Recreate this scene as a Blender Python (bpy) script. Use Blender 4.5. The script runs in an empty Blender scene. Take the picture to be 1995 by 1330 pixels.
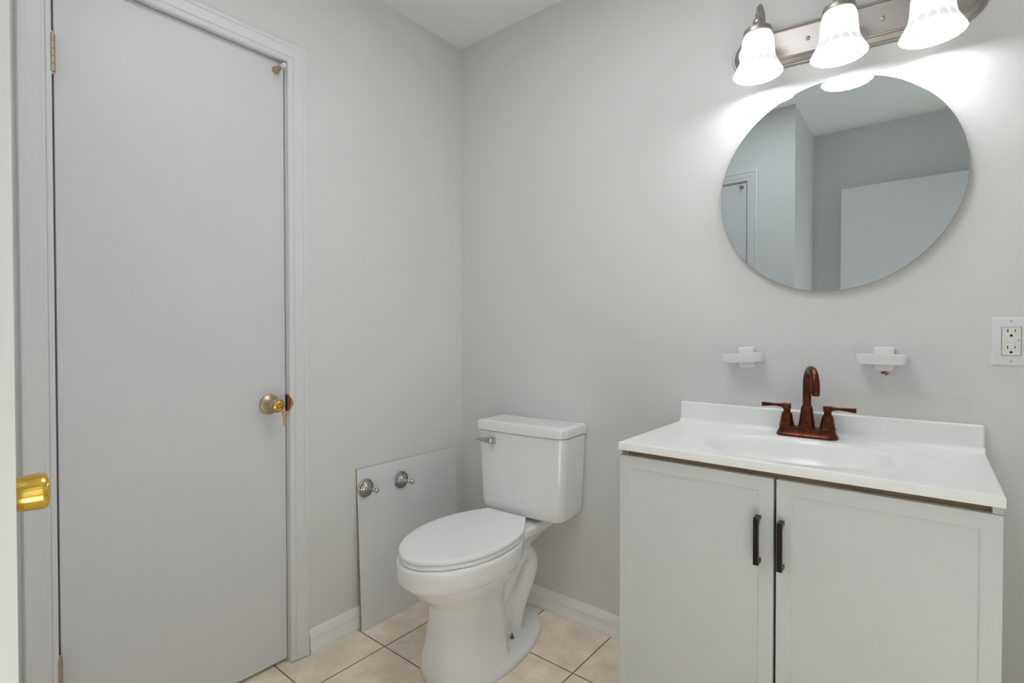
import bpy, bmesh, math, random
from mathutils import Vector, Matrix
C = bpy.context.scene.collection
S = bpy.context.scene
rnd = random.Random(4)
PI = math.pi

# ------------------------------------------------------------------ camera
CAM = Vector((1.69857, -1.71576, 1.12475))
yaw, pitch, roll, FPX = 0.68300, -0.01291, -0.00107, 1001.244
cy, sy, cp, sp = math.cos(yaw), math.sin(yaw), math.cos(pitch), math.sin(pitch)
F = Vector((-sy * cp, cy * cp, sp)); R = Vector((cy, sy, 0)); U = R.cross(F)
R2 = math.cos(roll) * R + math.sin(roll) * U
U2 = -math.sin(roll) * R + math.cos(roll) * U
cam_d = bpy.data.cameras.new('camera')
cam = bpy.data.objects.new('camera', cam_d); C.objects.link(cam)
cam.matrix_world = Matrix(((R2.x, U2.x, -F.x, CAM.x), (R2.y, U2.y, -F.y, CAM.y), (R2.z, U2.z, -F.z, CAM.z), (0, 0, 0, 1)))
cam_d.sensor_width = 36.0
cam_d.lens = FPX / 1995 * 36.0
cam_d.clip_start = 0.02
S.camera = cam

# ------------------------------------------------------------------ world, exposure
w = bpy.data.worlds.new('world'); S.world = w; w.use_nodes = True
w.node_tree.nodes['Background'].inputs[0].default_value = (0.78, 0.88, 1.0, 1)
w.node_tree.nodes['Background'].inputs[1].default_value = 1.0
S.view_settings.view_transform = 'Standard'
S.view_settings.look = 'None'
S.view_settings.gamma = 1
S.view_settings.use_curve_mapping = False
S.view_settings.exposure = 0.05
S.cycles.max_bounces = 14
S.cycles.diffuse_bounces = 9
S.cycles.glossy_bounces = 6
S.cycles.caustics_reflective = False
S.cycles.caustics_refractive = False

# daylight of the hallway window (outside its glass, shining in)
def area(name, loc, rot, sx, sy_, power, color):
    l = bpy.data.lights.new(name, 'AREA'); l.shape = 'RECTANGLE'; l.size = sx; l.size_y = sy_
    l.energy = power; l.color = color
    o = bpy.data.objects.new(name, l); C.objects.link(o); o.location = loc; o.rotation_euler = rot
    return o
area('window_daylight', (3.95, -1.80, 1.45), (0, math.radians(90), 0), 1.6, 1.5, 2, (0.80, 0.90, 1.0))
# added sun through the same window; its doorway floor patch bounces light upward
sl = bpy.data.lights.new('sun', 'SUN'); sl.energy = 24.0; sl.angle = math.radians(2.0); sl.color = (0.765, 0.90, 1.0)
so = bpy.data.objects.new('sun', sl); C.objects.link(so); so.location = (6, -1.8, 5)
so.rotation_euler = Vector((-math.cos(math.radians(46)), 0.04, -math.sin(math.radians(46)))).to_track_quat('-Z', 'Y').to_euler()
# added round fill light under the ceiling, unseen, over the middle of the floor
cl = bpy.data.lights.new('ceiling_fill', 'AREA'); cl.shape = 'DISK'; cl.size = 0.65; cl.energy = 7.4; cl.color = (0.94, 0.975, 1.0)
co = bpy.data.objects.new('ceiling_fill', cl); C.objects.link(co); co.location = (1.05, -0.95, 2.43)
LAMP_POWER = 1.25
SHADE_GLOW = 0.80

# ------------------------------------------------------------------ materials
def mat(name, color=(0.8, 0.8, 0.8), rough=0.5, metal=0.0, spec=0.5, coat=0.0, emit=None, es=0.0, bump=0.0, bscale=200.0, var=0.0, vscale=4.0):
    m = bpy.data.materials.new(name); m.use_nodes = True
    nt = m.node_tree; b = nt.nodes['Principled BSDF']
    b.inputs['Base Color'].default_value = (*color, 1)
    b.inputs['Roughness'].default_value = rough
    b.inputs['Metallic'].default_value = metal
    b.inputs['Specular IOR Level'].default_value = spec
    b.inputs['Coat Weight'].default_value = coat
    b.inputs['Coat Roughness'].default_value = 0.05
    if emit:
        b.inputs['Emission Color'].default_value = (*emit, 1)
        b.inputs['Emission Strength'].default_value = es
    tc = nt.nodes.new('ShaderNodeTexCoord')
    if bump:
        n = nt.nodes.new('ShaderNodeTexNoise'); n.inputs['Scale'].default_value = bscale; n.inputs['Detail'].default_value = 3
        bp = nt.nodes.new('ShaderNodeBump'); bp.inputs['Strength'].default_value = bump; bp.inputs['Distance'].default_value = 0.002
        nt.links.new(tc.outputs['Object'], n.inputs['Vector'])
        nt.links.new(n.outputs['Fac'], bp.inputs['Height'])
        nt.links.new(bp.outputs['Normal'], b.inputs['Normal'])
    if var:
        n = nt.nodes.new('ShaderNodeTexNoise'); n.inputs['Scale'].default_value = vscale; n.inputs['Detail'].default_value = 4
        r = nt.nodes.new('ShaderNodeValToRGB')
        r.color_ramp.elements[0].position = 0.35; r.color_ramp.elements[1].position = 0.65
        r.color_ramp.elements[0].color = tuple(c * (1 - var) for c in color) + (1,)
        r.color_ramp.elements[1].color = tuple(min(1, c * (1 + var)) for c in color) + (1,)
        nt.links.new(tc.outputs['Object'], n.inputs['Vector'])
        nt.links.new(n.outputs['Fac'], r.inputs['Fac'])
        nt.links.new(r.outputs['Color'], b.inputs['Base Color'])
    return m

M = {}
M['wall'] = mat('wall_paint', (0.71, 0.71, 0.705), 0.55, spec=0.3, bump=0.06, bscale=60, var=0.008, vscale=3)
M['ceiling'] = mat('ceiling_paint', (0.82, 0.82, 0.82), 0.9, spec=0.1, bump=0.1, bscale=150)
M['trim'] = mat('trim_paint', (0.72, 0.72, 0.725), 0.35, spec=0.4, bump=0.03, bscale=30)
M['base'] = mat('baseboard_paint', (0.86, 0.86, 0.865), 0.3, spec=0.45)
M['door'] = mat('door_paint', (0.68, 0.68, 0.69), 0.38, spec=0.4, bump=0.05, bscale=18, var=0.006)
M['cab'] = mat('cabinet_paint', (0.655, 0.67, 0.685), 0.4, spec=0.4)
M['rawwood'] = mat('raw_wood', (0.36, 0.25, 0.16), 0.7, var=0.15, vscale=12)
M['dark'] = mat('dark_void', (0.05, 0.03, 0.025), 0.9)
M['marble'] = mat('cultured_marble', (0.92, 0.92, 0.92), 0.24, spec=0.5, coat=0.05)
M['porcelain'] = mat('porcelain', (0.85, 0.85, 0.86), 0.12, spec=0.5, coat=0.3)
M['seat'] = mat('seat_plastic', (0.90, 0.90, 0.90), 0.25, spec=0.5)
M['ceramic'] = mat('white_ceramic', (0.78, 0.78, 0.77), 0.15, coat=0.3)
M['bronze'] = mat('oiled_bronze', (0.115, 0.034, 0.016), 0.30, metal=0.9, bump=0.08, bscale=90, var=0.35, vscale=60)
M['pull'] = mat('dark_bronze', (0.012, 0.004, 0.003), 0.3, metal=0.2, var=0.3, vscale=50)
M['nickel'] = mat('brushed_nickel', (0.44, 0.405, 0.39), 0.42, metal=1.0, bump=0.05, bscale=400)
M['satin'] = mat('satin_nickel', (0.52, 0.405, 0.275), 0.38, metal=1.0)
M['hinge'] = mat('hinge_metal', (0.46, 0.36, 0.28), 0.5, metal=0.7)
M['chrome'] = mat('chrome', (0.55, 0.535, 0.525), 0.14, metal=1.0)
M['brass'] = mat('polished_brass', (0.86, 0.56, 0.10), 0.14, metal=1.0, var=0.08, vscale=40)
M['gold'] = mat('key_brass', (0.80, 0.46, 0.12), 0.25, metal=1.0)
M['copper'] = mat('strike_brass', (0.45, 0.17, 0.05), 0.3, metal=0.9)
M['rubber'] = mat('white_rubber', (0.82, 0.82, 0.86), 0.5)
M['panel'] = mat('panel_white', (0.76, 0.77, 0.78), 0.25, spec=0.5)
M['plate'] = mat('outlet_plastic', (0.74, 0.74, 0.77), 0.3)
M['recep'] = mat('receptacle_plastic', (0.78, 0.76, 0.74), 0.35)
M['slot'] = mat('slot_dark', (0.02, 0.01, 0.01), 0.8)
M['rust'] = mat('rusty_hole', (0.30, 0.14, 0.05), 0.9, var=0.6, vscale=300)
M['oldbrass'] = mat('old_brass_bolt', (0.22, 0.18, 0.05), 0.4, metal=0.8, var=0.4, vscale=150)
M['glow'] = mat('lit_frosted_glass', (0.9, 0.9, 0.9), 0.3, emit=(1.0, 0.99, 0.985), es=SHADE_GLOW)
M['bulb'] = mat('lit_bulb', (1, 1, 1), 0.3, emit=(1.0, 0.97, 0.94), es=12.0)
M['mark'] = mat('pale_lettering', (0.75, 0.68, 0.62), 0.5)

def mirror_mat():
    m = bpy.data.materials.new('mirror_silver'); m.use_nodes = True
    b = m.node_tree.nodes['Principled BSDF']
    b.inputs['Base Color'].default_value = (0.645, 0.695, 0.715, 1)
    b.inputs['Metallic'].default_value = 1; b.inputs['Roughness'].default_value = 0.0
    return m
M['mirror'] = mirror_mat()
M['mirror_edge'] = mat('mirror_glass_edge', (0.25, 0.28, 0.28), 0.2)

def wall_b_mat():
    # same paint; an off-white repaint patch over the backsplash and a roller edge further right
    m = mat('wall_paint_patched', (0.71, 0.71, 0.705), 0.5, spec=0.35, bump=0.06, bscale=60)
    nt = m.node_tree; b = nt.nodes['Principled BSDF']
    g = nt.nodes.new('ShaderNodeNewGeometry'); sx = nt.nodes.new('ShaderNodeSeparateXYZ')
    nt.links.new(g.outputs['Position'], sx.inputs[0])
    nz = nt.nodes.new('ShaderNodeTexNoise'); nz.inputs['Scale'].default_value = 9
    nt.links.new(g.outputs['Position'], nz.inputs['Vector'])
    def mth(op, a, bb):
        n = nt.nodes.new('ShaderNodeMath'); n.operation = op
        for i, v in enumerate((a, bb)):
            if isinstance(v, (int, float)): n.inputs[i].default_value = v
            else: nt.links.new(v, n.inputs[i])
        return n.outputs[0]
    wob = mth('MULTIPLY', mth('SUBTRACT', nz.outputs['Fac'], 0.5), 0.012)
    X = mth('ADD', sx.outputs['X'], wob); Z = mth('ADD', sx.outputs['Z'], wob)
    def band(v, lo, hi, soft):
        a = nt.nodes.new('ShaderNodeMapRange'); a.interpolation_type = 'SMOOTHSTEP'
        a.inputs['From Min'].default_value = lo; a.inputs['From Max'].default_value = lo + soft
        nt.links.new(v, a.inputs['Value'])
        c = nt.nodes.new('ShaderNodeMapRange'); c.interpolation_type = 'SMOOTHSTEP'
        c.inputs['From Min'].default_value = hi; c.inputs['From Max'].default_value = hi - soft
        nt.links.new(v, c.inputs['Value'])
        return mth('MULTIPLY', a.outputs[0], c.outputs[0])
    patch = mth('MULTIPLY', band(X, 1.50, 1.785, 0.006), band(Z, 0.90, 0.973, 0.004))
    edge = mth('MULTIPLY', band(X, 1.56, 2.6, 0.1), band(Z, 1.215, 1.219, 0.002))
    c1 = nt.nodes.new('ShaderNodeMixRGB'); c1.inputs[1].default_value = (0.71, 0.71, 0.705, 1); c1.inputs[2].default_value = (0.70, 0.695, 0.665, 1)
    nt.links.new(patch, c1.inputs[0])
    c2 = nt.nodes.new('ShaderNodeMixRGB'); c2.inputs[2].default_value = (0.67, 0.67, 0.67, 1)
    nt.links.new(mth('MULTIPLY', edge, 0.5), c2.inputs[0]); nt.links.new(c1.outputs[0], c2.inputs[1])
    nt.links.new(c2.outputs[0], b.inputs['Base Color'])
    return m
M['wall_b'] = wall_b_mat()

def tile_mat():
    T = 0.30332
    m = bpy.data.materials.new('beige_tile'); m.use_nodes = True
    nt = m.node_tree; b = nt.nodes['Principled BSDF']
    g = nt.nodes.new('ShaderNodeNewGeometry')
    mp = nt.nodes.new('ShaderNodeVectorMath'); mp.operation = 'ADD'
    mp.inputs[1].default_value = (-0.178 + 20 * T, 0.2742 + 20 * T, 0)
    nt.links.new(g.outputs['Position'], mp.inputs[0])
    br = nt.nodes.new('ShaderNodeTexBrick')
    br.offset = 0.0; br.squash = 1.0
    br.inputs['Scale'].default_value = 1.0
    br.inputs['Brick Width'].default_value = T; br.inputs['Row Height'].default_value = T
    br.inputs['Mortar Size'].default_value = 0.0025; br.inputs['Mortar Smooth'].default_value = 0.15
    br.inputs['Color1'].default_value = (0.92, 0.81, 0.665, 1); br.inputs['Color2'].default_value = (0.94, 0.835, 0.69, 1)
    br.inputs['Mortar'].default_value = (0.24, 0.15, 0.10, 1)
    nt.links.new(mp.outputs[0], br.inputs['Vector'])
    n = nt.nodes.new('ShaderNodeTexNoise'); n.inputs['Scale'].default_value = 7; n.inputs['Detail'].default_value = 6; n.inputs['Roughness'].default_value = 0.65
    nt.links.new(g.outputs['Position'], n.inputs['Vector'])
    r = nt.nodes.new('ShaderNodeValToRGB')
    r.color_ramp.elements[0].position = 0.3; r.color_ramp.elements[0].color = (0.80, 0.78, 0.74, 1)
    r.color_ramp.elements[1].position = 0.7; r.color_ramp.elements[1].color = (1.12, 1.12, 1.12, 1)
    nt.links.new(n.outputs['Fac'], r.inputs['Fac'])
    mx = nt.nodes.new('ShaderNodeMixRGB'); mx.blend_type = 'MULTIPLY'; mx.inputs[0].default_value = 1
    nt.links.new(br.outputs['Color'], mx.inputs[1]); nt.links.new(r.outputs['Color'], mx.inputs[2])
    nt.links.new(mx.outputs[0], b.inputs['Base Color'])
    b.inputs['Roughness'].default_value = 0.45
    bp = nt.nodes.new('ShaderNodeBump'); bp.invert = True; bp.inputs['Strength'].default_value = 0.6; bp.inputs['Distance'].default_value = 0.002
    nt.links.new(br.outputs['Fac'], bp.inputs['Height']); nt.links.new(bp.outputs['Normal'], b.inputs['Normal'])
    return m
M['tile'] = tile_mat()

# ------------------------------------------------------------------ mesh helpers
def obj(name, bm, m, parent=None, smooth=40, bevel=0.0, seg=2, loc=None, rot=None):
    me = bpy.data.meshes.new(name)
    bmesh.ops.recalc_face_normals(bm, faces=bm.faces[:])
    bm.to_mesh(me); bm.free()
    for x in (m if isinstance(m, (list, tuple)) else [m]): me.materials.append(x)
    o = bpy.data.objects.new(name, me); C.objects.link(o)
    if smooth:
        me.polygons.foreach_set('use_smooth', [True] * len(me.polygons))
        me.set_sharp_from_angle(angle=math.radians(smooth))
    if bevel:
        b = o.modifiers.new('bevel', 'BEVEL'); b.width = bevel; b.segments = seg; b.limit_method = 'ANGLE'
        b.angle_limit = math.radians(35); b.harden_normals = True
    if parent: o.parent = parent
    if loc: o.location = loc
    if rot: o.rotation_euler = rot
    return o
def struct(name, bm, m, parent=None, **k):
    o = obj(name, bm, m, parent, **k)
    if parent is None: o['kind'] = 'structure'
    return o
def thing(name, label, cat, loc=(0, 0, 0), rotz=0, group=None):
    o = bpy.data.objects.new(name, None); C.objects.link(o)
    o.location = loc; o.rotation_euler = (0, 0, rotz); o.empty_display_size = 0.05
    o['label'] = label; o['category'] = cat
    if group: o['group'] = group
    return o
def tag(o, label, cat, group=None):
    o['label'] = label; o['category'] = cat
    if group: o['group'] = group
    return o
def box(bm, x0, x1, y0, y1, z0, z1):
    vs = [bm.verts.new((x, y, z)) for x in (x0, x1) for y in (y0, y1) for z in (z0, z1)]
    for f in ((0, 1, 3, 2), (4, 6, 7, 5), (0, 4, 5, 1), (2, 3, 7, 6), (0, 2, 6, 4), (1, 5, 7, 3)):
        bm.faces.new([vs[i] for i in f])
    return vs
def bxo(*a):
    bm = bmesh.new(); box(bm, *a); return bm
def frame_of(axis):
    a = Vector(axis).normalized()
    t = Vector((0, 0, 1)) if abs(a.z) < 0.9 else Vector((1, 0, 0))
    u = a.cross(t).normalized(); v = a.cross(u).normalized()
    return a, u, v
def lathe(bm, prof, base=(0, 0, 0), axis=(0, 0, 1), n=40, caps=True, flute=None):
    """prof: list of (radius, height along axis)"""
    a, u, v = frame_of(axis); base = Vector(base); rings = []
    for i, (r, h) in enumerate(prof):
        ring = []
        for k in range(n):
            t = 2 * PI * k / n
            rr = r * (flute(t, i / (len(prof) - 1)) if flute else 1)
            ring.append(bm.verts.new(base + a * h + (u * math.cos(t) + v * math.sin(t)) * max(rr, 1e-5)))
        rings.append(ring)
    for A, B in zip(rings, rings[1:]):
        for k in range(n):
            bm.faces.new((A[k], A[(k + 1) % n], B[(k + 1) % n], B[k]))
    if caps:
        bm.faces.new(rings[0][::-1]); bm.faces.new(rings[-1])
    return rings
def tube(bm, pts, rad, n=20, caps=True):
    pts = [Vector(p) for p in pts]; rings = []; pu = None
    for i, p in enumerate(pts):
        d = (pts[min(i + 1, len(pts) - 1)] - pts[max(i - 1, 0)]).normalized()
        if pu is None: _, u, v = frame_of(d)
        else:
            u = (pu - d * pu.dot(d)).normalized(); v = d.cross(u)
        pu = u
        r = rad[i] if isinstance(rad, (list, tuple)) else rad
        rings.append([bm.verts.new(p + (u * math.cos(2 * PI * k / n) + v * math.sin(2 * PI * k / n)) * r) for k in range(n)])
    for A, B in zip(rings, rings[1:]):
        for k in range(n): bm.faces.new((A[k], A[(k + 1) % n], B[(k + 1) % n], B[k]))
    if caps: bm.faces.new(rings[0][::-1]); bm.faces.new(rings[-1])
def spline(pts, n=10):
    P = [Vector(p) for p in pts]; out = []
    for i in range(len(P) - 1):
        a = P[max(i - 1, 0)]; b = P[i]; c = P[i + 1]; d = P[min(i + 2, len(P) - 1)]
        for k in range(n):
            t = k / n
            out.append(0.5 * ((2 * b) + (c - a) * t + (2 * a - 5 * b + 4 * c - d) * t * t + (3 * b - 3 * c + d - a) * t ** 3))
    out.append(P[-1]); return out
def loft(bm, rings, caps=True):
    R_ = [[bm.verts.new(p) for p in r] for r in rings]; n = len(R_[0])
    for A, B in zip(R_, R_[1:]):
        for k in range(n): bm.faces.new((A[k], A[(k + 1) % n], B[(k + 1) % n], B[k]))
    if caps: bm.faces.new(R_[0][::-1]); bm.faces.new(R_[-1])
def rrect(cx, cy_, hx, hy, r, z, n=8):
    out = []
    for (sx, sy_, a0) in ((1, 1, 0), (-1, 1, 90), (-1, -1, 180), (1, -1, 270)):
        for k in range(n + 1):
            a = math.radians(a0 + 90 * k / n)
            out.append((cx + sx * (hx - r) + r * math.cos(a), cy_ + sy_ * (hy - r) + r * math.sin(a), z))
    return out

# ------------------------------------------------------------------ room shell
H = 2.447
WX, WY, EY, FX = 1.09, -1.6435, -2.28, 2.15     # alcove corner, its wall, the far wall, right wall
DL, DR, DT = -1.4405, -0.8395, 2.0505             # closet door opening in the left wall

bm = bmesh.new(); box(bm, -0.12, 4.0, -3.3, 0.12, -0.1, 0); struct('floor', bm, M['tile'], smooth=0)
bm = bmesh.new(); box(bm, -0.12, 4.0, -3.3, 0.12, H, H + 0.1); struct('ceiling', bm, M['ceiling'], smooth=0)
bm = bmesh.new()
box(bm, -0.12, 0, DR + 0.012, 0.0, 0, H); box(bm, -0.12, 0, WY - 0.1, DL - 0.012, 0, H)
box(bm, -0.12, 0, DL - 0.012, DR + 0.012, DT + 0.004, H); box(bm, -0.14, -0.12, WY - 0.1, 0, 0, H)
struct('wall_left', bm, M['wall'], smooth=0)
bm = bmesh.new(); box(bm, -0.14, 4.0, 0, 0.12, 0, H); struct('wall_back', bm, M['wall_b'], smooth=0)
D2L, D2R = 0.222, 0.834
bm = bmesh.new()
box(bm, 0, D2L, WY - 0.1, WY, 0, H); box(bm, D2R, WX - 0.1, WY - 0.1, WY, 0, H)
box(bm, D2L, D2R, WY - 0.1, WY, 2.05, H); box(bm, D2L, D2R, WY - 0.1, WY - 0.06, 0, 2.05)
struct('wall_alcove', bm, M['wall'], smooth=0)
bm = bmesh.new(); box(bm, WX - 0.1, WX, EY, WY, 0, H); struct('wall_corner', bm, M['wall'], smooth=0)
bm = bmesh.new(); box(bm, WX - 0.1, FX, EY - 0.12, EY, 0, H); struct('wall_front', bm, M['wall'], smooth=0)
# right wall with the doorway the photographer stands in front of
OY0, OY1 = -2.20, -1.30
bm = bmesh.new()
box(bm, FX, FX + 0.12, EY - 0.12, OY0, 0, H); box(bm, FX, FX + 0.12, OY1, 0, 0, H); box(bm, FX, FX + 0.12, OY0, OY1, 2.06, H)
struct('wall_right', bm, M['wall'], smooth=0)
# hallway with a window
bm = bmesh.new()
box(bm, FX + 0.12, 3.8, -3.3, -3.2, 0, H); box(bm, FX + 0.12, 3.8, -0.5, -0.4, 0, H)
box(bm, 3.7, 3.8, -3.3, -2.55, 0, H); box(bm, 3.7, 3.8, -1.05, -0.4, 0, H)
box(bm, 3.7, 3.8, -2.55, -1.05, 0, 0.65); box(bm, 3.7, 3.8, -2.55, -1.05, 2.25, H)
box(bm, FX + 0.06, FX + 0.12, -3.3, EY - 0.12, 0, H)
struct('wall_hallway', bm, M['wall'], smooth=0)
bm = bmesh.new()
for (a, b_, c, d) in ((-2.55, -1.05, 0.65, 0.70), (-2.55, -1.05, 2.20, 2.25), (-2.55, -2.50, 0.70, 2.20), (-1.10, -1.05, 0.70, 2.20), (-2.5, -1.1, 1.43, 1.47)):
    box(bm, 3.72, 3.77, a, b_, c, d)
struct('window_1', bm, M['trim'], smooth=0, bevel=0.004)

# casings: mitred moulding swept round an opening
PROF = [(0, 0), (0, 0.009), (0.004, 0.0115), (0.010, 0.0115), (0.012, 0.0085), (0.017, 0.0085), (0.019, 0.0115), (0.023, 0.0125),
        (0.044, 0.0145), (0.047, 0.0175), (0.053, 0.0185), (0.058, 0.017), (0.0605, 0.012), (0.0605, 0)]
def casing(name, mapf, a0, a1, top, prof=PROF, z0=0.0):
    bm = bmesh.new(); rings = []
    for (pa, pz, da, dz) in ((a1, z0, 1, 0), (a1, top, 1, 1), (a0, top, -1, 1), (a0, z0, -1, 0)):
        rings.append([mapf(pa + da * w_, pz + dz * w_, t) for (w_, t) in prof])
    R_ = [[bm.verts.new(p) for p in r] for r in rings]; n = len(prof)
    for A, B in zip(R_, R_[1:]):
        for k in range(n): bm.faces.new((A[k], A[(k + 1) % n], B[(k + 1) % n], B[k]))
    bm.faces.new(R_[0]); bm.faces.new(R_[-1])
    return struct(name, bm, M['trim'], smooth=25)
casing('trim_1', lambda a, z, t: (t, a, z), DL - 0.001, DR + 0.001, DT - 0.004, prof=[(w_ * 1.07, t_) for w_, t_ in PROF], z0=0.004)
casing('trim_2', lambda a, z, t: (a, WY + t, z), D2L, D2R, 2.055)
casing('trim_3', lambda a, z, t: (FX - t, a, z), OY0, OY1, 2.06)
# jamb inside the closet opening, with its stop
bm = bmesh.new()
box(bm, -0.118, 0.0, DR, DR + 0.012, 0.002, DT); box(bm, -0.118, 0.0, DL - 0.012, DL, 0.002, DT)
box(bm, -0.118, 0.0, DL - 0.012, DR + 0.012, DT - 0.001, DT + 0.01)
struct('trim_4', bm, M['trim'], smooth=0)
# baseboards with the ridge the photograph shows
BP = [(0, 0), (0.015, 0), (0.0165, 0.008), (0.0155, 0.020), (0.012, 0.026), (0.0115, 0.050), (0.0135, 0.053), (0.0125, 0.058), (0.0085, 0.066), (0.006, 0.078), (0.002, 0.083), (0, 0.083)]
def baseboard(name, p0, p1, nrm):
    bm = bmesh.new(); nrm = Vector(nrm)
    rings = [[Vector(p) + nrm * t + Vector((0, 0, z)) for (t, z) in BP] for p in (p0, p1)]
    loft(bm, rings)
    return struct(name, bm, M['base'], smooth=30)
baseboard('baseboard_left', (0, 0, 0), (0, DR + 0.069, 0), (1, 0, 0))
baseboard('baseboard_back', (0, 0, 0), (FX, 0, 0), (0, -1, 0))
baseboard('baseboard_alcove', (D2R + 0.062, WY, 0), (WX, WY, 0), (0, 1, 0))
baseboard('baseboard_front', (WX, EY, 0), (FX, EY, 0), (0, 1, 0))
baseboard('baseboard_right', (FX, OY1 + 0.062, 0), (FX, -0.0, 0), (-1, 0, 0))

# ------------------------------------------------------------------ closet door, slightly ajar, in the left wall
d1 = bpy.data.objects.new('door_1', None); C.objects.link(d1); d1['kind'] = 'structure'
d1.location = (-0.014, DL, 0)
DW = 0.5988
# local: +y along the leaf, +x out of the room-facing face
obj('door_leaf', bxo(-0.035, 0.0, 0.0068, DW, 0.012, 2.0475), M['door'], d1, smooth=0, bevel=0.0012)
KY, KZ = 0.5430, 0.894
kb = bmesh.new()
lathe(kb, [(0.0325, 0), (0.033, 0.003), (0.032, 0.006), (0.027, 0.009), (0.021, 0.013), (0.0165, 0.018), (0.0135, 0.024), (0.0125, 0.030), (0.013, 0.036)], (0, KY, KZ), (1, 0, 0), 48)
lathe(kb, [(0.013, 0.034), (0.0195, 0.038), (0.0225, 0.044), (0.0232, 0.052), (0.0225, 0.060), (0.0215, 0.063), (0.0195, 0.0645), (0.0190, 0.062), (0.001, 0.062)], (0, KY, KZ), (1, 0, 0), 48)
kn = obj('door_knob', kb, M['satin'], d1)
kb = bmesh.new(); lathe(kb, [(0.0175, 0), (0.0172, 0.002), (0.0110, 0.0035), (0.0095, 0.0045), (0.009, 0.0055), (0.0001, 0.0055)], (0.062, KY, KZ), (1, 0, 0), 32)
box(kb, 0.0675, 0.0682, KY - 0.001, KY + 0.001, KZ - 0.005, KZ + 0.005)
obj('lock_cylinder', kb, M['gold'], kn)
for zc, zn in ((1.8255, 'a'), (0.266, 'b')):
    hb = bmesh.new()
    for k in range(5):
        z0 = zc - 0.047 + k * 0.0188
        lathe(hb, [(0.0062, 0.0003), (0.0067, 0.0008), (0.0067, 0.0180), (0.0062, 0.0185)], (0.0185, 0.0005, z0), (0, 0, 1), 20)
    lathe(hb, [(0.002, -0.004), (0.0042, -0.003), (0.0044, 0), (0.0044, 0.1), (0.0042, 0.103), (0.002, 0.1045)], (0.0185, 0.0005, zc - 0.05), (0, 0, 1), 16)
    box(hb, -0.03, 0.0175, -0.0002, 0.0016, zc - 0.048, zc + 0.048)
    obj('door_hinge', hb, M['hinge'], d1)
# cone bumper near the top corner of the leaf
sb = bmesh.new()
lathe(sb, [(0.0125, 0), (0.0128, 0.003), (0.0118, 0.0045), (0.0095, 0.012), (0.0068, 0.024), (0.0048, 0.036), (0.0042, 0.046)], (0, 0.5725, 2.0135), (1, 0, 0.0), 28)
stp = obj('door_stop', sb, M['satin'], d1)
sb = bmesh.new(); lathe(sb, [(0.0058, 0.043), (0.0066, 0.046), (0.0066, 0.057), (0.0052, 0.061), (0.001, 0.062)], (0, 0.5725, 2.0135), (1, 0, 0), 24)
obj('rubber_tip', sb, M['rubber'], stp)
sb = bmesh.new(); lathe(sb, [(0.0012, 0.0619), (0.0012, 0.0624)], (0, 0.5725, 2.0135), (1, 0, 0), 12); obj('tip_screw', sb, M['slot'], stp)
# latch face on the leaf edge + strike on the jamb
obj('latch_face', bxo(-0.029, -0.006, DW - 0.0004, DW + 0.0012, KZ - 0.028, KZ + 0.028), M['copper'], d1, bevel=0.0004)
bm = bmesh.new()
box(bm, -0.034, 0.0006, DR - 0.0012, DR + 0.0002, KZ - 0.029, KZ + 0.029)
lip = [(0.0, -0.0012, .027), (0.0060, -0.0012, .026), (0.0115, -0.0008, .023), (0.0155, 0.0012, .018), (0.0170, 0.0045, .013), (0.0165, 0.0075, .008), (0.0150, 0.0100, .003)]
A = [(bm.verts.new((x, DR + y, KZ - h_)), bm.verts.new((x, DR + y, KZ + h_))) for x, y, h_ in lip]
B = [(bm.verts.new((x - .0010, DR + y + .0010, KZ - h_)), bm.verts.new((x - .0010, DR + y + .0010, KZ + h_))) for x, y, h_ in lip]
for k in range(len(A) - 1):
    bm.faces.new((A[k][0], A[k][1], A[k + 1][1], A[k + 1][0])); bm.faces.new((B[k][0], B[k + 1][0], B[k + 1][1], B[k][1]))
    for q in (0, 1): bm.faces.new((A[k][q], A[k + 1][q], B[k + 1][q], B[k][q]))
bm.faces.new((A[-1][0], A[-1][1], B[-1][1], B[-1][0]))
sp_ = struct('trim_5', bm, M['copper'], smooth=30)
obj('strike_hole', bxo(-0.030, -0.0035, DR - 0.0017, DR - 0.0011, KZ - 0.0245, KZ + 0.0245), M['slot'], sp_, smooth=0)

# key in the lock, ring hanging with a second key
KX = 0.0682
def key_mesh(bm, o, u, v, s=1.0):
    """flat key: head disc, shank; u = down the blade, v = across, thin along the third axis"""
    o, u, v = Vector(o), Vector(u).normalized(), Vector(v).normalized(); n = u.cross(v)
    prof = []
    for k in range(13): a_ = math.radians(60 + 240 * k / 12) ; prof.append((0.009 * math.cos(a_), 0.009 * math.sin(a_)))
    prof = [(p[0], p[1]) for p in prof] + [(0.0085, -0.0042), (0.012, -0.0042), (0.012, -0.003), (0.014, -0.003), (0.018, -0.0022), (0.021, -0.003), (0.025, -0.0018), (0.029, -0.003), (0.033, 0.0), (0.033, 0.003), (0.012, 0.003), (0.012, 0.0042), (0.0085, 0.0042)]
    A = [bm.verts.new(o + (u * a_ + v * b1) * s + n * 0.0009) for a_, b1 in prof]
    B = [bm.verts.new(o + (u * a_ + v * b1) * s - n * 0.0009) for a_, b1 in prof]
    bm.faces.new(A); bm.faces.new(B[::-1])
    for i in range(len(A)): bm.faces.new((A[i], B[i], B[(i + 1) % len(A)], A[(i + 1) % len(A)]))
def d1w(x, y, z):   # door local to world
    a_ = d1.rotation_euler.z
    return Vector((-0.014 + x * math.cos(a_) - y * math.sin(a_), DL + x * math.sin(a_) + y * math.cos(a_), z))
kp = d1w(0.068, KY, KZ)
kt = thing('key_ring', 'small brass keys hanging from the lock of the closed door knob', 'keys', tuple(kp))
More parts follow.
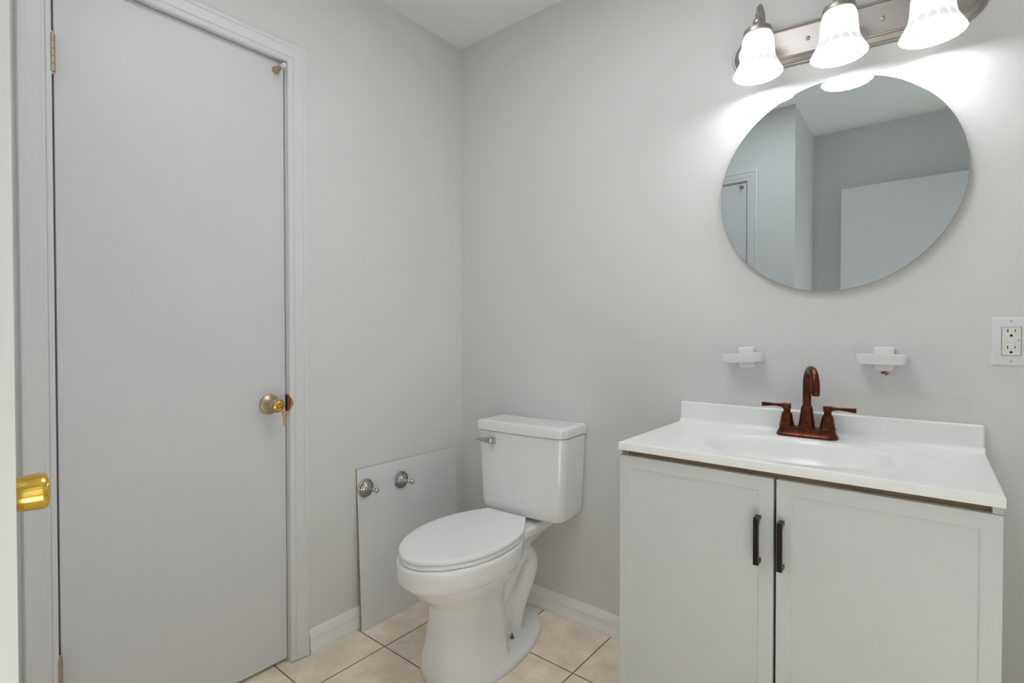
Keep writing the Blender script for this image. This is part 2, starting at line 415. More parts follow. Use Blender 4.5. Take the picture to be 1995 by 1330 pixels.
bm = bmesh.new(); key_mesh(bm, (0.024, 0, -0.001), (-1, 0, 0), (0, 0, 1), 0.85)
obj('key', bm, M['gold'], kt, smooth=20)
bm = bmesh.new()
ring = [(0.026 + 0.0055 * math.sin(t), 0.004 * math.sin(t), -0.010 + 0.008 * math.cos(t)) for t in [2 * PI * k / 24 for k in range(25)]]
tube(bm, ring, 0.0008, 8, caps=False); obj('ring', bm, M['gold'], kt)
bm = bmesh.new(); key_mesh(bm, (0.0265, 0.001, -0.025), (0, 0.03, -1), (0.93, -0.05, 0), 1.08)
obj('key', bm, M['gold'], kt, smooth=20)

# ------------------------------------------------------------------ second door (its brass knob pokes past the corner)
d2 = bpy.data.objects.new('door_2', None); C.objects.link(d2); d2['kind'] = 'structure'; d2.location = (D2L, WY, 0)
obj('door_leaf', bxo(0.003, D2R - D2L - 0.006, -0.036, -0.001, 0.012, 2.046), M['door'], d2, smooth=0, bevel=0.0012)
kb = bmesh.new()
k2x, k2z = 0.768 - D2L, 0.915
lathe(kb, [(0.032, 0), (0.0325, 0.003), (0.030, 0.007), (0.016, 0.010), (0.012, 0.014), (0.011, 0.020), (0.014, 0.024)], (k2x, -0.001, k2z), (0, 1, 0), 48)
lathe(kb, [(0.014, 0.022), (0.0195, 0.026), (0.0215, 0.032), (0.0232, 0.046), (0.0245, 0.061), (0.0243, 0.066), (0.0225, 0.069), (0.017, 0.0705), (0.0001, 0.071)], (k2x, -0.001, k2z), (0, 1, 0), 48)
kn = obj('door_knob', kb, M['brass'], d2)
sb = bmesh.new(); lathe(sb, [(0.0115, 0), (0.012, 0.003), (0.009, 0.006), (0.005, 0.03), (0.006, 0.045), (0.001, 0.046)], (0.800 - D2L, -0.001, 2.022), (0, 1, 0), 24)
obj('door_stop', sb, M['satin'], d2)
# third door: the entrance leaf, open against the front wall
d3 = bpy.data.objects.new('door_3', None); C.objects.link(d3); d3['kind'] = 'structure'; d3.location = (FX + 0.03, -2.2, 0)
obj('door_leaf', bxo(-0.926, -0.032, -0.004, 0.031, 0.012, 2.045), M['door'], d3, smooth=0, bevel=0.0015)
kb = bmesh.new()
lathe(kb, [(0.032, 0), (0.0325, 0.003), (0.030, 0.007), (0.016, 0.010), (0.012, 0.02), (0.02, 0.026), (0.0245, 0.04), (0.0235, 0.055), (0.0001, 0.06)], (-0.86, 0.031, 0.915), (0, 1, 0), 40)
obj('door_knob', kb, M['brass'], d3)

# ------------------------------------------------------------------ leaning white panel with two hooks
th = math.atan2(0.028, 0.612)
pn = thing('hook_panel', 'white rectangular board with two chrome hooks leaning on the wall left of the toilet', 'board', (0.0345, 0, 0.001))
pn.rotation_euler = (0, -th, 0)
obj('board_core', bxo(-0.0085, -0.0014, -0.5742, -0.0533, 0.0003, 0.6105), M['rawwood'], pn, smooth=0)['label'] = 'brown back edge with painted gap shade'  # brown wood back; its colour also stands in for shade behind the board
obj('board', bxo(-0.0014, 0.0, -0.5745, -0.053, 0.0, 0.611), M['panel'], pn, smooth=0, bevel=0.0004)
for y in (-0.5395, -0.3680):
    zc = 0.534 if y < -0.5 else 0.529
    bm = bmesh.new()
    lathe(bm, [(0.0345, 0), (0.0350, 0.002), (0.0340, 0.0050), (0.0305, 0.0065), (0.0290, 0.004), (0.0255, 0.004), (0.0245, 0.0075), (0.019, 0.0105), (0.0125, 0.0125), (0.0095, 0.017), (0.0070, 0.026), (0.0062, 0.048), (0.0075, 0.056), (0.005, 0.059)], (0, 0, 0), (1, 0, 0), 48)
    hk = obj('hook', bm, M['chrome'], pn, loc=(0.0002, y, zc))
    bm = bmesh.new()
    lathe(bm, [(0.0045, 0.054), (0.0045, 0.059)] + [(0.0108 * math.sin(t), 0.0695 - 0.0108 * math.cos(t)) for t in [0.5 + (PI - 0.5) * k / 10 for k in range(11)]], (0, 0, 0), (1, 0, 0), 28)
    obj('ball_end', bm, M['chrome'], hk)

# ------------------------------------------------------------------ toilet
TX = 0.446
tl = thing('toilet', 'white two-piece toilet with closed lid standing in the corner', 'toilet', (TX, 0, 0), math.radians(3.0))
tl.location = (TX - .005, .003, 0)
def egg(z, hw, yc, af, ab, n=56, e=2.15):
    out = []
    for k in range(n):
        t = 2 * PI * k / n; c, s = math.cos(t), math.sin(t)
        x = hw * math.copysign(abs(c) ** (2 / e), c); y = math.copysign(abs(s) ** (2 / e), s)
        out.append((x, yc + (ab if y > 0 else af) * y, z))
    return out
bm = bmesh.new()
loft(bm, [egg(*a_) for a_ in ((0.0, .158, -.395, .225, .325), (0.018, .158, -.395, .225, .325), (0.028, .152, -.395, .220, .318), (0.034, .13, -.40, .205, .29))])
loft(bm, [egg(*a_) for a_ in ((0.01, .150, -.42, .20, .11), (0.03, .146, -.42, .205, .095), (0.06, .135, -.42, .206, .085), (0.10, .124, -.42, .198, .095), (0.15, .114, -.42, .188, .12), (0.20, .107, -.425, .178, .115),
      (0.245, .106, -.43, .176, .13), (0.27, .118, -.435, .192, .15), (0.295, .138, -.44, .220, .17), (0.320, .158, -.445, .240, .19), (0.341, .165, -.455, .254, .21), (0.349, .172, -.455, .262, .222), (0.355, .1765, -.455, .266, .226), (0.405, .1775, -.455, .267, .228), (0.412, .174, -.455, .264, .224), (0.414, .166, -.455, .256, .215))])
# deck under the tank
loft(bm, [rrect(0, -0.245, .055, .055, .03, .285), rrect(0, -0.225, .070, .075, .03, .325), rrect(0, -0.190, .095, .100, .03, .362), rrect(0, -0.155, .112, .128, .03, .385), rrect(0, -0.150, .114, .132, .03, .408), rrect(0, -0.150, .109, .127, .026, .413)])
for s in (-1, 1):
    pts = spline([(s * .035, -.42, .14), (s * .045, -.34, .19), (s * .048, -.27, .262), (s * .048, -.205, .300), (s * .048, -.155, .272), (s * .048, -.158, .215), (s * .048, -.205, .150), (s * .048, -.238, .09), (s * .048, -.250, .02)], 7)
    tube(bm, pts, [0.040 - .007 * max(0, k / len(pts) - .55) / .45 for k in range(len(pts))], 20)
loft(bm, [egg(z, hw, -.27, .14, .07) for z, hw in ((.02, .056), (.05, .046), (.10, .044), (.25, .046), (.30, .055), (.33, .07))])
for s in (-1, 1):
    lathe(bm, [(0.017, 0.02), (0.017, 0.032), (0.011, 0.035)], (s * 0.083, -0.300, 0), (0, 0, 1), 20)
bw = obj('bowl', bm, M['porcelain'], tl, smooth=0)
rm = bw.modifiers.new('remesh', 'REMESH'); rm.mode = 'VOXEL'; rm.voxel_size = 0.0038; rm.use_smooth_shade = True
sm = bw.modifiers.new('smooth', 'SMOOTH'); sm.factor = 0.5; sm.iterations = 12
def seat_outline(off=0.0):
    W_ = [(-.210, 0), (-.210, .055), (-.2105, .086), (-.215, .0935), (-.245, .110), (-.29, .136), (-.325, .152), (-.36, .162), (-.40, .169), (-.46, .172), (-.52, .167), (-.58, .150), (-.63, .125), (-.67, .094), (-.70, .056), (-.713, .028), (-.717, 0)]
    Rr = spline([(x, y, 0) for y, x in W_], 5)
    pts = [(p.x, p.y) for p in Rr]
    full = [(x + .008 * min(1, max(0, (-y - .22) / .12)), y) for x, y in pts] ; full = full + [(-x + .008 * min(1, max(0, (-y - .22) / .12)), y) for x, y in pts[-2:0:-1]]
    _ = pts + [(-x, y) for x, y in pts[-2:0:-1]]
    cx, cy_ = 0, -0.45; full = [(x - .010, y) for x, y in full]
    out = []
    for x, y in full:
        d = math.hypot(x - cx, y - cy_); k = (d - off) / d
        out.append((cx + (x - cx) * k, cy_ + (y - cy_) * k))
    return out
def slab(bm, zs):
    loft(bm, [[(x, y, z) for x, y in seat_outline(o_)] for z, o_ in zs])
bm = bmesh.new(); slab(bm, [(.4155, .006), (.4165, .003), (.4205, .001), (.4275, .002), (.4295, .005)]); obj('seat', bm, M['seat'], tl, smooth=50)
bm = bmesh.new(); slab(bm, [(.4315, .006), (.4325, .001), (.4350, -.001), (.4425, -.001), (.4455, .002), (.4468, .008), (.4472, .03)]); obj('seat_lid', bm, M['seat'], tl, smooth=50)
for s in (-1, 1):
    bm = bmesh.new(); loft(bm, [rrect(s * .060, -.222, .020, .010, .006, z) for z in (.412, .434)]); obj('seat_hinge', bm, M['seat'], tl, bevel=.002)
def tank_ring(z, hx, y0, y1, r=.045, bow=.012):
    pts = rrect(0, (y0 + y1) / 2, hx, (y1 - y0) / 2, r, z, 10)
    return [(x, y - (bow * (1 - (x / hx) ** 2) if y < (y0 + y1) / 2 else 0), zz) for x, y, zz in pts]
# rings need enough points across the front for the bow
def tank_ring(z, hx, y0, y1, r=.045, bow=.010):
    out = []; n = 12
    def arc(cx, cy_, a0):
        return [(cx + r * math.cos(math.radians(a0 + 90 * k / 8)), cy_ + r * math.sin(math.radians(a0 + 90 * k / 8))) for k in range(9)]
    rb = 0.02
    P = [(hx - rb + rb * math.cos(math.radians(90 * k / 6)), y1 - rb + rb * math.sin(math.radians(90 * k / 6))) for k in range(7)]
    P += [(-hx + rb - rb * math.sin(math.radians(90 * k / 6)), y1 - rb + rb * math.cos(math.radians(90 * k / 6))) for k in range(7)]
    P += arc(-hx + r, y0 + r, 180)
    P += [(-hx + r + (2 * hx - 2 * r) * k / n, y0) for k in range(1, n)]
    P += arc(hx - r, y0 + r, 270)
    for x, y in P:
        f = max(0, (y1 - y) / (y1 - y0))
        out.append((x + .026, y - bow * f * (1 - (x / hx) ** 2), z))
    return out
bm = bmesh.new()
loft(bm, [tank_ring(.428, .158, -.150, -.040, .03, .004), tank_ring(.4285, .173, -.166, -.030, .04, .006), tank_ring(.434, .183, -.176, -.024, .036), tank_ring(.446, .190, -.181, -.018, .036), tank_ring(.47, .193, -.183, -.016, .036), tank_ring(.60, .199, -.184, -.014, .036), tank_ring(.744, .206, -.186, -.012, .036)])
obj('tank', bm, M['porcelain'], tl, smooth=45)
bm = bmesh.new(); loft(bm, [rrect(0, -.095, .06, .04, .02, z) for z in (.4145, .4275)]); obj('tank_gasket', bm, M['dark'], tl)
bm = bmesh.new()
loft(bm, [tank_ring(.7465, .2025, -.187, -.009, .036), tank_ring(.7475, .208, -.192, -.008, .036), tank_ring(.775, .2105, -.194, -.008, .036), tank_ring(.7815, .208, -.1915, -.010, .044), tank_ring(.7845, .201, -.184, -.016, .04), tank_ring(.7850, .18, -.165, -.035, .03)])
obj('tank_lid', bm, M['porcelain'], tl, smooth=45)
# flush lever
lx, ly, lz = 0.3615 - TX, -0.196, 0.709
bm = bmesh.new()
box(bm, lx - .012, lx + .009, ly - .012, ly + .008, lz - .013, lz + .013)
rings = []
for t, hh, dy in ((0, .0085, 0), (.2, .0095, -.002), (.5, .009, -.004), (.8, .0065, -.006), (1, .0030, -.008)):
    x = lx - .004 - .062 * t
    rings.append([(x, ly - .010 + dy, lz + .002 - hh + .004 * t), (x, ly - .018 + dy, lz + .001 - hh + .004 * t), (x, ly - .018 + dy, lz + .001 + hh), (x, ly - .010 + dy, lz + .002 + hh)])
loft(bm, rings)
lv = obj('flush_lever', bm, M['chrome'], tl, smooth=30, bevel=.002, seg=3); lv['label'] = 'chrome flush lever'
bm = bmesh.new()
lathe(bm, [(.0085, .0345), (.0085, .037), (.006, .038), (.0058, .041), (.0035, .043), (.0032, .052), (.001, .053)], (0.083, -0.300, 0), (0, 0, 1), 6)
fb = obj('floor_bolt', bm, M['oldbrass'], tl, smooth=0); fb['label'] = 'uncapped brass floor bolt'

# ------------------------------------------------------------------ vanity cabinet
VX0, VX1, VD, VZ, VB = 1.0478, 1.8055, 0.4612, 0.837, 0.816
cab = thing('vanity_cabinet', 'white two-door shaker vanity cabinet with dark bronze pulls', 'cabinet', (0, 0, 0))
cx0, cx1, cf = 1.0495, 1.8025, -0.433
bm = bmesh.new()
box(bm, cx0, cx0 + .015, cf, -.018, 0, VB - .0005); box(bm, cx1 - .015, cx1, cf, -.018, 0, VB - .0005)
box(bm, cx0 + .015, cx1 - .015, cf, -.018, .09, .106)
box(bm, cx0 + .015, cx1 - .015, cf + .05, cf + .065, 0, .09)
box(bm, cx0 + .015, cx1 - .015, -.024, -.018, .106, VB - .0005)
# side lips beside the recessed top rail
box(bm, cx1 - .014, cx1, cf - .0165, cf, .800, VB - .0005); box(bm, cx0, cx0 + .004, cf - .0165, cf, .800, VB - .0005)
obj('carcass', bm, M['cab'], cab, smooth=0)
bm = bmesh.new(); box(bm, cx0 + .015, cx1 - .015, cf - .0005, cf + .015, .745, VB - .0008); obj('top_rail', bm, M['rawwood'], cab, smooth=0)['label'] = 'bare wood rail'
def shaker(x0, x1, z0, z1, hx, hz0, hz1):
    yb, yf = cf - .0015, cf - .0195
    bm = bmesh.new(); box(bm, x0, x1, yf, yb, z0, z1)
    bm.normal_update()
    f = [f for f in bm.faces if abs(f.calc_center_median().y - yf) < 1e-5][0]
    bmesh.ops.inset_region(bm, faces=[f], thickness=.0435, depth=0)
    bmesh.ops.inset_region(bm, faces=[f], thickness=.003, depth=-.003)
    dr = obj('cabinet_door', bm, M['cab'], cab, smooth=0, bevel=.0012)
    bm = bmesh.new()
    yh = yf - .0275
    box(bm, hx - .0055, hx + .0055, yh, yh + .0085, hz0, hz1)
    box(bm, hx - .0055, hx + .0055, yh + .0085, yf, hz1 - .009, hz1); box(bm, hx - .0055, hx + .0055, yh + .0085, yf, hz0, hz0 + .009)
    # small chamfers inside the corners
    for (za, zb) in ((hz1 - .009, hz1 - .017), (hz0 + .009, hz0 + .017)):
        v = [bm.verts.new(p) for p in ((hx - .0055, yh + .0085, za), (hx - .0055, yh + .0085, zb), (hx - .0055, yh + .0165, za), (hx + .0055, yh + .0085, za), (hx + .0055, yh + .0085, zb), (hx + .0055, yh + .0165, za))]
        bm.faces.new((v[0], v[1], v[2])); bm.faces.new((v[3], v[5], v[4])); bm.faces.new((v[1], v[4], v[5], v[2]))
        bm.faces.new((v[0], v[3], v[4], v[1])); bm.faces.new((v[0], v[2], v[5], v[3]))
    h = obj('door_pull', bm, M['pull'], dr, smooth=20, bevel=.0006); h['label'] = 'dark bronze bar pull'
    return dr
shaker(cx0 - .002, 1.4280, .096, .8005, 1.3975, .606, .713)
shaker(1.4335, cx1 + .0005, .096, .8005, 1.4455, .604, .711)

# ------------------------------------------------------------------ vanity top with integral basin
top = thing('bathroom_sink', 'glossy white one-piece sink top with oval basin and backsplash on the cabinet', 'sink', (0, 0, 0))
BC = (1.432, -0.268); BA, BB, BD = 0.205, 0.152, 0.125
def hgt(x, y):
    ex, ey = (x - BC[0]) / BA, (y - BC[1]) / BB
    r = math.hypot(ex, ey); z = VZ
    if r < 1.10:
        t = (1.10 - r) / 1.10; q = min(1, t / 0.22)
        z -= BD * (1 - (1 - t) ** 2.2) * q * q * (3 - 2 * q)
    # shallow raised halo round the bowl
    q = (math.hypot((x - BC[0]) / (BA + .065), (y - BC[1]) / (BB + .030)) - 0.95)
    if 0 < q < .25: z += 0.0010 * math.sin(PI * q / .25) ** 2
    # cove into the backsplash
    d = -y - 0.020
    if d < 0.014: z += 0.014 - math.sqrt(max(0, 0.014 ** 2 - (0.014 - max(d, 0)) ** 2))
    # rounded outer edges
    e = min(x - VX0, VX1 - x, y + VD)
    if e < 0.004: z -= 0.004 - math.sqrt(max(0, 0.004 ** 2 - (0.004 - e) ** 2))
    return z
def axis_pts(a, b, n, fine0=True, fine1=True):
    core = [a + (b - a) * k / n for k in range(n + 1)]
    ex = [.0006, .0016, .0028, .004]
    if fine0: core = [a] + [a + e for e in ex] + [c for c in core if c > a + .005]
    if fine1: core = [c for c in core if c < b - .005] + [b - e for e in ex[::-1]] + [b]
    return core
xs = axis_pts(VX0, VX1, 170); ys = axis_pts(-VD, -0.0202, 120, True, True)
bm = bmesh.new()
G = [[bm.verts.new((x, y, hgt(x, y))) for y in ys] for x in xs]
for i in range(len(xs) - 1):
    for j in range(len(ys) - 1): bm.faces.new((G[i][j], G[i + 1][j], G[i + 1][j + 1], G[i][j + 1]))
# skirt
loop = [G[i][0] for i in range(len(xs))] + [G[-1][j] for j in range(1, len(ys))]
low = [bm.verts.new((v.co.x, v.co.y, VB)) for v in loop]
for k in range(len(loop) - 1): bm.faces.new((loop[k], low[k], low[k + 1], loop[k + 1]))
loop2 = [G[0][j] for j in range(len(ys))]; low2 = [bm.verts.new((v.co.x, v.co.y, VB)) for v in loop2]
for k in range(len(loop2) - 1): bm.faces.new((loop2[k], loop2[k + 1], low2[k + 1], low2[k]))
# underside lip
inn = .018
for (a_, b1, c_, d_) in ((VX0, VX1, -VD, -VD + inn), (VX0, VX0 + inn, -VD, -.001), (VX1 - inn, VX1, -VD, -.001)):
    v = [bm.verts.new(p) for p in ((a_, c_, VB), (b1, c_, VB), (b1, d_, VB), (a_, d_, VB))]; bm.faces.new(v)
obj('sink_deck', bm, M['marble'], top, smooth=60)
bm = bmesh.new(); box(bm, VX0 + .001, VX1 - .001, -.0203, -.0012, VB, .9025)
obj('backsplash', bm, M['marble'], top, smooth=40, bevel=.006, seg=4)
bm = bmesh.new(); lathe(bm, [(.001, .003), (.014, .003), (.020, .0015), (.022, 0)], (BC[0], BC[1], VZ - BD + .004), (0, 0, 1), 32, caps=False)
dn = obj('drain', bm, M['bronze'], top); dn['label'] = 'bronze drain'

# ------------------------------------------------------------------ faucet
FXc, FYc = 1.4305, -0.0695
fc = thing('faucet', 'oil-rubbed bronze two-handle faucet with arched spout on the sink top', 'faucet', (FXc, FYc, VZ))
fc.rotation_euler = (0, 0, 0)
bm = bmesh.new()
loft(bm, [rrect(0, 0, hx, hy, r, z, 10) for z, hx, hy, r in ((.0002, .0765, .0275, .022), (.006, .0765, .0275, .022), (.0085, .0745, .0255, .021), (.013, .0725, .0235, .020), (.019, .0700, .0212, .018), (.0245, .0690, .0203, .017), (.0262, .0683, .0197, .017), (.0270, .0670, .0185, .016))])
bs = obj('base_plate', bm, M['bronze'], fc, smooth=35)
bm = bmesh.new()
for k, wd in enumerate((.0022, .0016, .0024, .0016, .0022, .0018)):
    x = -.0075 + k * .0027
    box(bm, x, x + wd, -.0212, -.0202, .0170, .0188)
obj('maker_mark', bm, M['mark'], bs, smooth=0)
# spout
bm = bmesh.new()
lathe(bm, [(.0225, .0265), (.0225, .0290), (.0208, .0300), (.0205, .0320), (.0150, .0780), (.0152, .0800), (.0143, .0812), (.0140, .0850), (.0125, .0862), (.0125, .0880), (.0108, .0890)], (0, 0, 0), (0, 0, 1), 40)
ang = math.radians(21); dx, dy = math.sin(ang), -math.cos(ang); RR = .0475
pts = [(0, 0, z) for z in (.086, .10, .12, .14)]
pts += [(dx * (RR - RR * math.cos(t)), dy * (RR - RR * math.cos(t)), .144 + RR * math.sin(t)) for t in [PI * k / 18 for k in range(19)]]
pts += [(dx * 2 * RR, dy * 2 * RR, z) for z in (.136, .128)]
tube(bm, pts, .0107, 24)
sp1 = obj('spout', bm, M['bronze'], fc, smooth=40)
bm = bmesh.new(); lathe(bm, [(.0085, -.003), (.0085, .002)], (dx * 2 * RR, dy * 2 * RR, .128), (0, 0, 1), 24); obj('aerator', bm, M['pull'], sp1)
for s in (-1, 1):
    bm = bmesh.new()
    lathe(bm, [(.0205, .0265), (.0205, .0285), (.0190, .0295), (.0188, .0310), (.0140, .0580), (.0142, .0598), (.0130, .0605), (.0128, .0640), (.0112, .0650), (.0095, .0655), (.0088, .0740), (.0088, .0760)], (0, 0, 0), (0, 0, 1), 36)
    loft(bm, [rrect(0, 0, h_, h_, .003, z, 4) for z, h_ in ((.0745, .0088), (.0760, .0100), (.0885, .0100), (.0900, .0090))])
    hd = obj('handle', bm, M['bronze'], fc, smooth=35, loc=(s * .0505, 0, 0))
    bm = bmesh.new(); rings = []
    for t, w_, zt, zb in ((0, .0060, .0895, .0760), (.12, .0055, .0885, .0790), (.35, .0055, .0880, .0810), (.6, .0060, .0885, .0800), (.85, .0066, .0892, .0782), (1, .0068, .0895, .0775)):
        x = s * (.008 + .058 * t)
        rings.append([(x, -w_, zb), (x, w_, zb), (x, w_, zt), (x, -w_, zt)])
    loft(bm, rings); obj('lever', bm, M['bronze'], hd, smooth=30, bevel=.0008)

# ------------------------------------------------------------------ soap dishes on the wall
def soap_dish(x, z, tilt, hw, label, rust=False):
    t = thing('soap_dish', label, 'soap dish', (x, 0, z), group='white ceramic holders over the sink')
    t.rotation_euler = (0, tilt, 0)
    bm = bmesh.new(); loft(bm, [[(p[0], -0.0008 - d, p[1]) for p in rrect(0.004, 0, a_, b1, .006, 0)] for d, a_, b1 in ((0, .0235, .033), (.008, .0235, .033), (.013, .021, .0305), (.014, .018, .028))])
    obj('wall_mount', bm, M['ceramic'], t, smooth=40)
    bm = bmesh.new()
    loft(bm, [rrect(0, -.034, a_, b1, .009, zz) for zz, a_, b1 in ((-.014, hw - .006, .022), (-.0125, hw - .002, .0255), (.011, hw, .0275), (.0135, hw - .001, .027), (.0142, hw - .003, .025), (.0130, hw - .006, .022), (.006, hw - .009, .019))])
    obj('tray', bm, M['ceramic'], t, smooth=40)
    return t
soap_dish(1.2505, 1.0535, -math.radians(3.2), .0565, 'small white ceramic soap dish on the wall left of the faucet')
s2 = soap_dish(1.5985, 1.0585, math.radians(0.6), .0555, 'small white ceramic soap dish right of the faucet, over a chipped hole')
bm = bmesh.new(); lathe(bm, [(.0075, 0), (.0070, .0012), (.001, .0015)], (0, 0, 0), (0, -1, 0), 11, flute=lambda t, f: 1 + .35 * math.sin(3 * t + 1) + .2 * math.sin(5 * t))
ho = obj('chipped_hole', bm, M['rust'], s2, smooth=0, loc=(.0065, -.0006, -.036)); ho['label'] = 'rusty chipped plaster hole'

# ------------------------------------------------------------------ outlet
ou = thing('power_outlet', 'white double power outlet with test buttons on the wall right of the sink', 'outlet', (1.8495, 0, 1.108))
bm = bmesh.new(); loft(bm, [[(p[0], -0.0006 - d, p[1]) for p in rrect(0, 0, a_, b1, .004, 0)] for d, a_, b1 in ((0, .0355, .0585), (.002, .0355, .0585), (.0045, .033, .056), (.0055, .030, .053))])
obj('cover_plate', bm, M['plate'], ou, smooth=25)
bm = bmesh.new(); box(bm, -.0166, .0166, -.0082, -.0058, -.0335, .0335)
rc = obj('receptacle', bm, M['recep'], ou, smooth=0, bevel=.0008)
bm = bmesh.new(); box(bm, -.0174, .0174, -.0064, -.0060, -.0343, .0343); obj('gap_line', bm, M['slot'], ou, smooth=0)
bm = bmesh.new()
for zc in (.0205, -.0195):
    box(bm, -.0075, -.0057, -.0087, -.0080, zc + .0015, zc + .0085); box(bm, .0055, .0071, -.0087, -.0080, zc + .0020, zc + .0080)
    lathe(bm, [(.0026, 0), (.0026, .0006)], (-.0003, -.0081, zc - .0065), (0, -1, 0), 16)
    box(bm, -.0029, .0023, -.0087, -.0080, zc - .0088, zc - .0070)
box(bm, .0118, .0132, -.0087, -.0080, -.0002, .0045)
obj('slots', bm, M['slot'], rc, smooth=0)
for (a_, b1) in ((-.0155, -.0060), (-.0045, .0080)):
    obj('test_button', bxo(a_, b1, -.0090, -.0080, -.0025, .0060), M['recep'], rc, smooth=0, bevel=.0004)
for zc, an in ((.048, .6), (-.048, -.9)):
    bm = bmesh.new(); lathe(bm, [(.0032, 0), (.0028, .0010), (.0001, .0012)], (0, 0, 0), (0, -1, 0), 20)
    sc = obj('screw', bm, M['plate'], ou, loc=(0, -.0060, zc))
    bm = bmesh.new(); box(bm, -.0029, .0029, -.0015, -.0009, -.0005, .0005); obj('screw_slot', bm, M['slot'], sc, smooth=0, rot=(0, an, 0))

# ------------------------------------------------------------------ round mirror
mr = thing('round_mirror', 'frameless round mirror on the wall over the sink', 'mirror', (1.4745, 0, 1.5455))
bm = bmesh.new(); lathe(bm, [(.2945, 0), (.297, .0006), (.297, .0036), (.2963, .004)], (0, -.0120, 0), (0, -1, 0), 160)
obj('glass_edge', bm, M['mirror_edge'], mr, smooth=30)
bm = bmesh.new(); lathe(bm, [(.2963, 0), (.2957, .0003)], (0, -.0161, 0), (0, -1, 0), 160)
obj('mirror_face', bm, M['mirror'], mr, smooth=0)
bm = bmesh.new(); lathe(bm, [(.12, 0), (.12, .0112)], (0, -.0006, 0), (0, -1, 0), 48); obj('backing', bm, M['dark'], mr)

# ------------------------------------------------------------------ vanity light
LT = math.radians(3.6)
vl = thing('vanity_light', 'brushed nickel bar wall light with three glowing bell shades over the mirror', 'wall light', (1.5065, 0, 1.972))
def stadium(L_, h_, d, n=16):
    r = h_; out = []
    for k in range(n + 1):
        a_ = -PI / 2 + PI * k / n; out.append((L_ - r + r * math.cos(a_) , r * math.sin(a_)))
    for k in range(n + 1):
        a_ = PI / 2 + PI * k / n; out.append((-(L_ - r) + r * math.cos(a_), r * math.sin(a_)))
    return [(x, -d, z) for x, z in out]
bm = bmesh.new()
loft(bm, [stadium(*a_) for a_ in ((.2995, .0600, .0008), (.2995, .0600, .004), (.2975, .0580, .0065), (.2935, .0540, .0070), (.2925, .0530, .0095), (.2820, .0425, .0175), (.2815, .0420, .0215), (.2785, .0390, .0240), (.2765, .0370, .0225), (.2755, .0360, .0225))])
bp_ = obj('backplate', bm, M['nickel'], vl, smooth=14, rot=(0, LT, 0))
for x in (-.087, .087):
    bm = bmesh.new(); lathe(bm, [(.0055, 0), (.0052, .002), (.003, .0038), (.0001, .0042)], (x, -.0235, 0), (0, -1, 0), 20); obj('screw', bm, M['chrome'], bp_)
LY = -.106
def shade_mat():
    # frosted glass lit from inside; shading of pressed petals round the flare is put in as dimmer emission
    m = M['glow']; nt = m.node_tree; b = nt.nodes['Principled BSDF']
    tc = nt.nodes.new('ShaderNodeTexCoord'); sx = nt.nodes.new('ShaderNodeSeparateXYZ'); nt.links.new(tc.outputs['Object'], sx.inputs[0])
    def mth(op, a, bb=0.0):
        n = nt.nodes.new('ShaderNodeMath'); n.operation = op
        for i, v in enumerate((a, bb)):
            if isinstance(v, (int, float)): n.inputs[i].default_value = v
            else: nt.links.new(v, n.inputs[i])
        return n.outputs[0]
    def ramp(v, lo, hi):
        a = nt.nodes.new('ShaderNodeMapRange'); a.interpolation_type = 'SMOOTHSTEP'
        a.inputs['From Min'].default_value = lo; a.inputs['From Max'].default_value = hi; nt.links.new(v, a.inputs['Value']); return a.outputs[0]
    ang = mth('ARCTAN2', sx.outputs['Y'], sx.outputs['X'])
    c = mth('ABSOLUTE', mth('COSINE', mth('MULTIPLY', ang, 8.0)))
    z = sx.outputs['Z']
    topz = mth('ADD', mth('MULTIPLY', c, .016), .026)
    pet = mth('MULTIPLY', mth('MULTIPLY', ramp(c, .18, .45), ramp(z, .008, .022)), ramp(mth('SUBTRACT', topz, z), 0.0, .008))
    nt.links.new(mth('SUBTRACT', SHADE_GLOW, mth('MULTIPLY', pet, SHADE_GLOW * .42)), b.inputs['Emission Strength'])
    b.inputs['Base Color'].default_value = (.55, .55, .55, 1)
shade_mat()
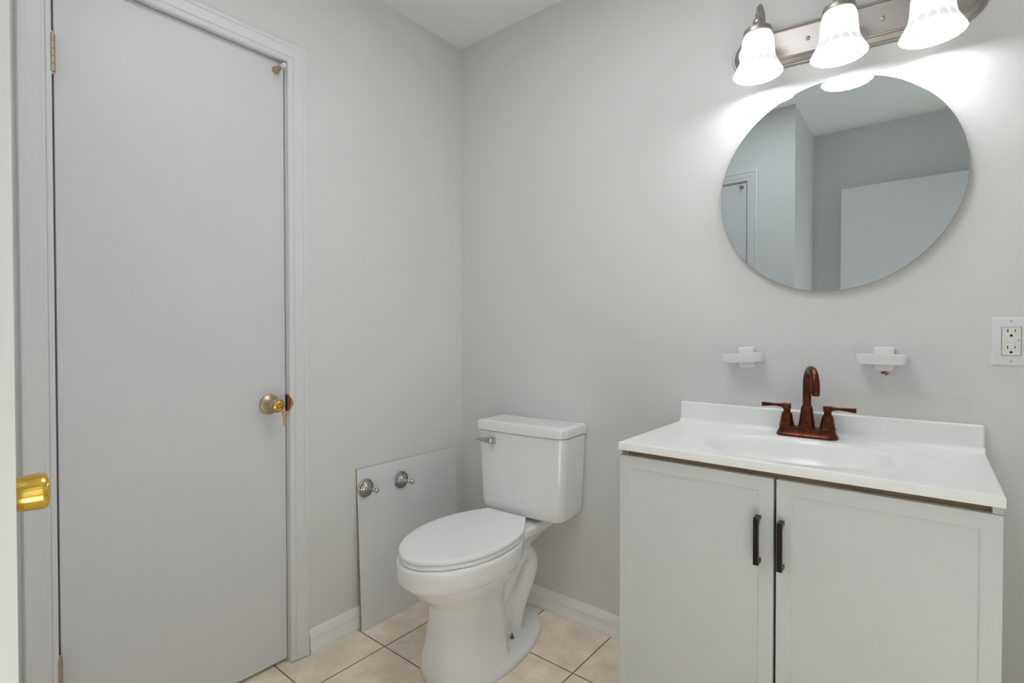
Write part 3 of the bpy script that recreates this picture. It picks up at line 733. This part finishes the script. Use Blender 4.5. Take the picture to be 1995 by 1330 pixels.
for k, (lx_, rz) in enumerate(((1.3059, 1.8759), (1.5053, 1.8629), (1.6971, 1.8475))):
    X = lx_ - 1.5065; Z = rz - 1.972
    pz = -X * math.tan(LT)
    bm = bmesh.new()
    pts = spline([(X, -.020, pz + .004), (X, -.030, pz + .010), (X, -.036, pz + .035), (X, -.040, Z + .172), (X, -.050, Z + .200), (X, -.074, Z + .211), (X, -.096, Z + .198), (X, LY + .0005, Z + .178), (X, LY, Z + .160)], 7)
    tube(bm, pts, .0055, 18)
    lathe(bm, [(.016, 0), (.016, .003), (.012, .007), (.007, .010)], (X, -.0225, pz + .004), (0, -1, 0), 28)
    lathe(bm, [(.0065, Z + .174), (.0085, Z + .170), (.0065, Z + .166), (.0100, Z + .160), (.0135, Z + .153), (.0130, Z + .145), (.0090, Z + .139), (.014, Z + .134), (.029, Z + .131), (.0370, Z + .127), (.0385, Z + .121), (.0385, Z + .114), (.0365, Z + .113)], (X, LY, 0), (0, 0, 1), 40)
    am = obj('lamp_arm', bm, M['nickel'], vl, smooth=35)
    bm = bmesh.new()
    base = [(.0640, 0), (.0655, .0015), (.0640, .0040), (.0600, .012), (.0550, .023), (.0500, .034), (.0468, .044), (.0448, .058), (.0438, .074), (.0428, .090), (.0405, .103), (.037, .112), (.033, .117)]
    amp = lambda i: 1.0 if i < .25 else max(0, 1 - (i - .25) / .25)
    lathe(bm, base + [(r - .003, h_) for r, h_ in base[::-1]], (0, 0, 0), (0, 0, 1), 128, caps=False, flute=lambda t, i: 1 + .022 * amp(min(i, 1 - i) * 2) * abs(math.cos(8 * t)))
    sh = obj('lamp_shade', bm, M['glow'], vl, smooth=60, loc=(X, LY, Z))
    bm = bmesh.new()
    lathe(bm, [(.001, .030)] + [(.024 * math.sin(t), .054 - .024 * math.cos(t)) for t in [.3 + 2.3 * q / 10 for q in range(11)]] + [(.012, .085), (.012, .11)], (0, 0, 0), (0, 0, 1), 24)
    obj('bulb', bm, M['bulb'], sh)
    l = bpy.data.lights.new('bulb_light', 'POINT'); l.energy = LAMP_POWER; l.color = (0.97, 0.975, 1.0); l.shadow_soft_size = .02
    lo = bpy.data.objects.new('bulb_light', l); C.objects.link(lo); lo.location = (lx_, LY, rz + .022)
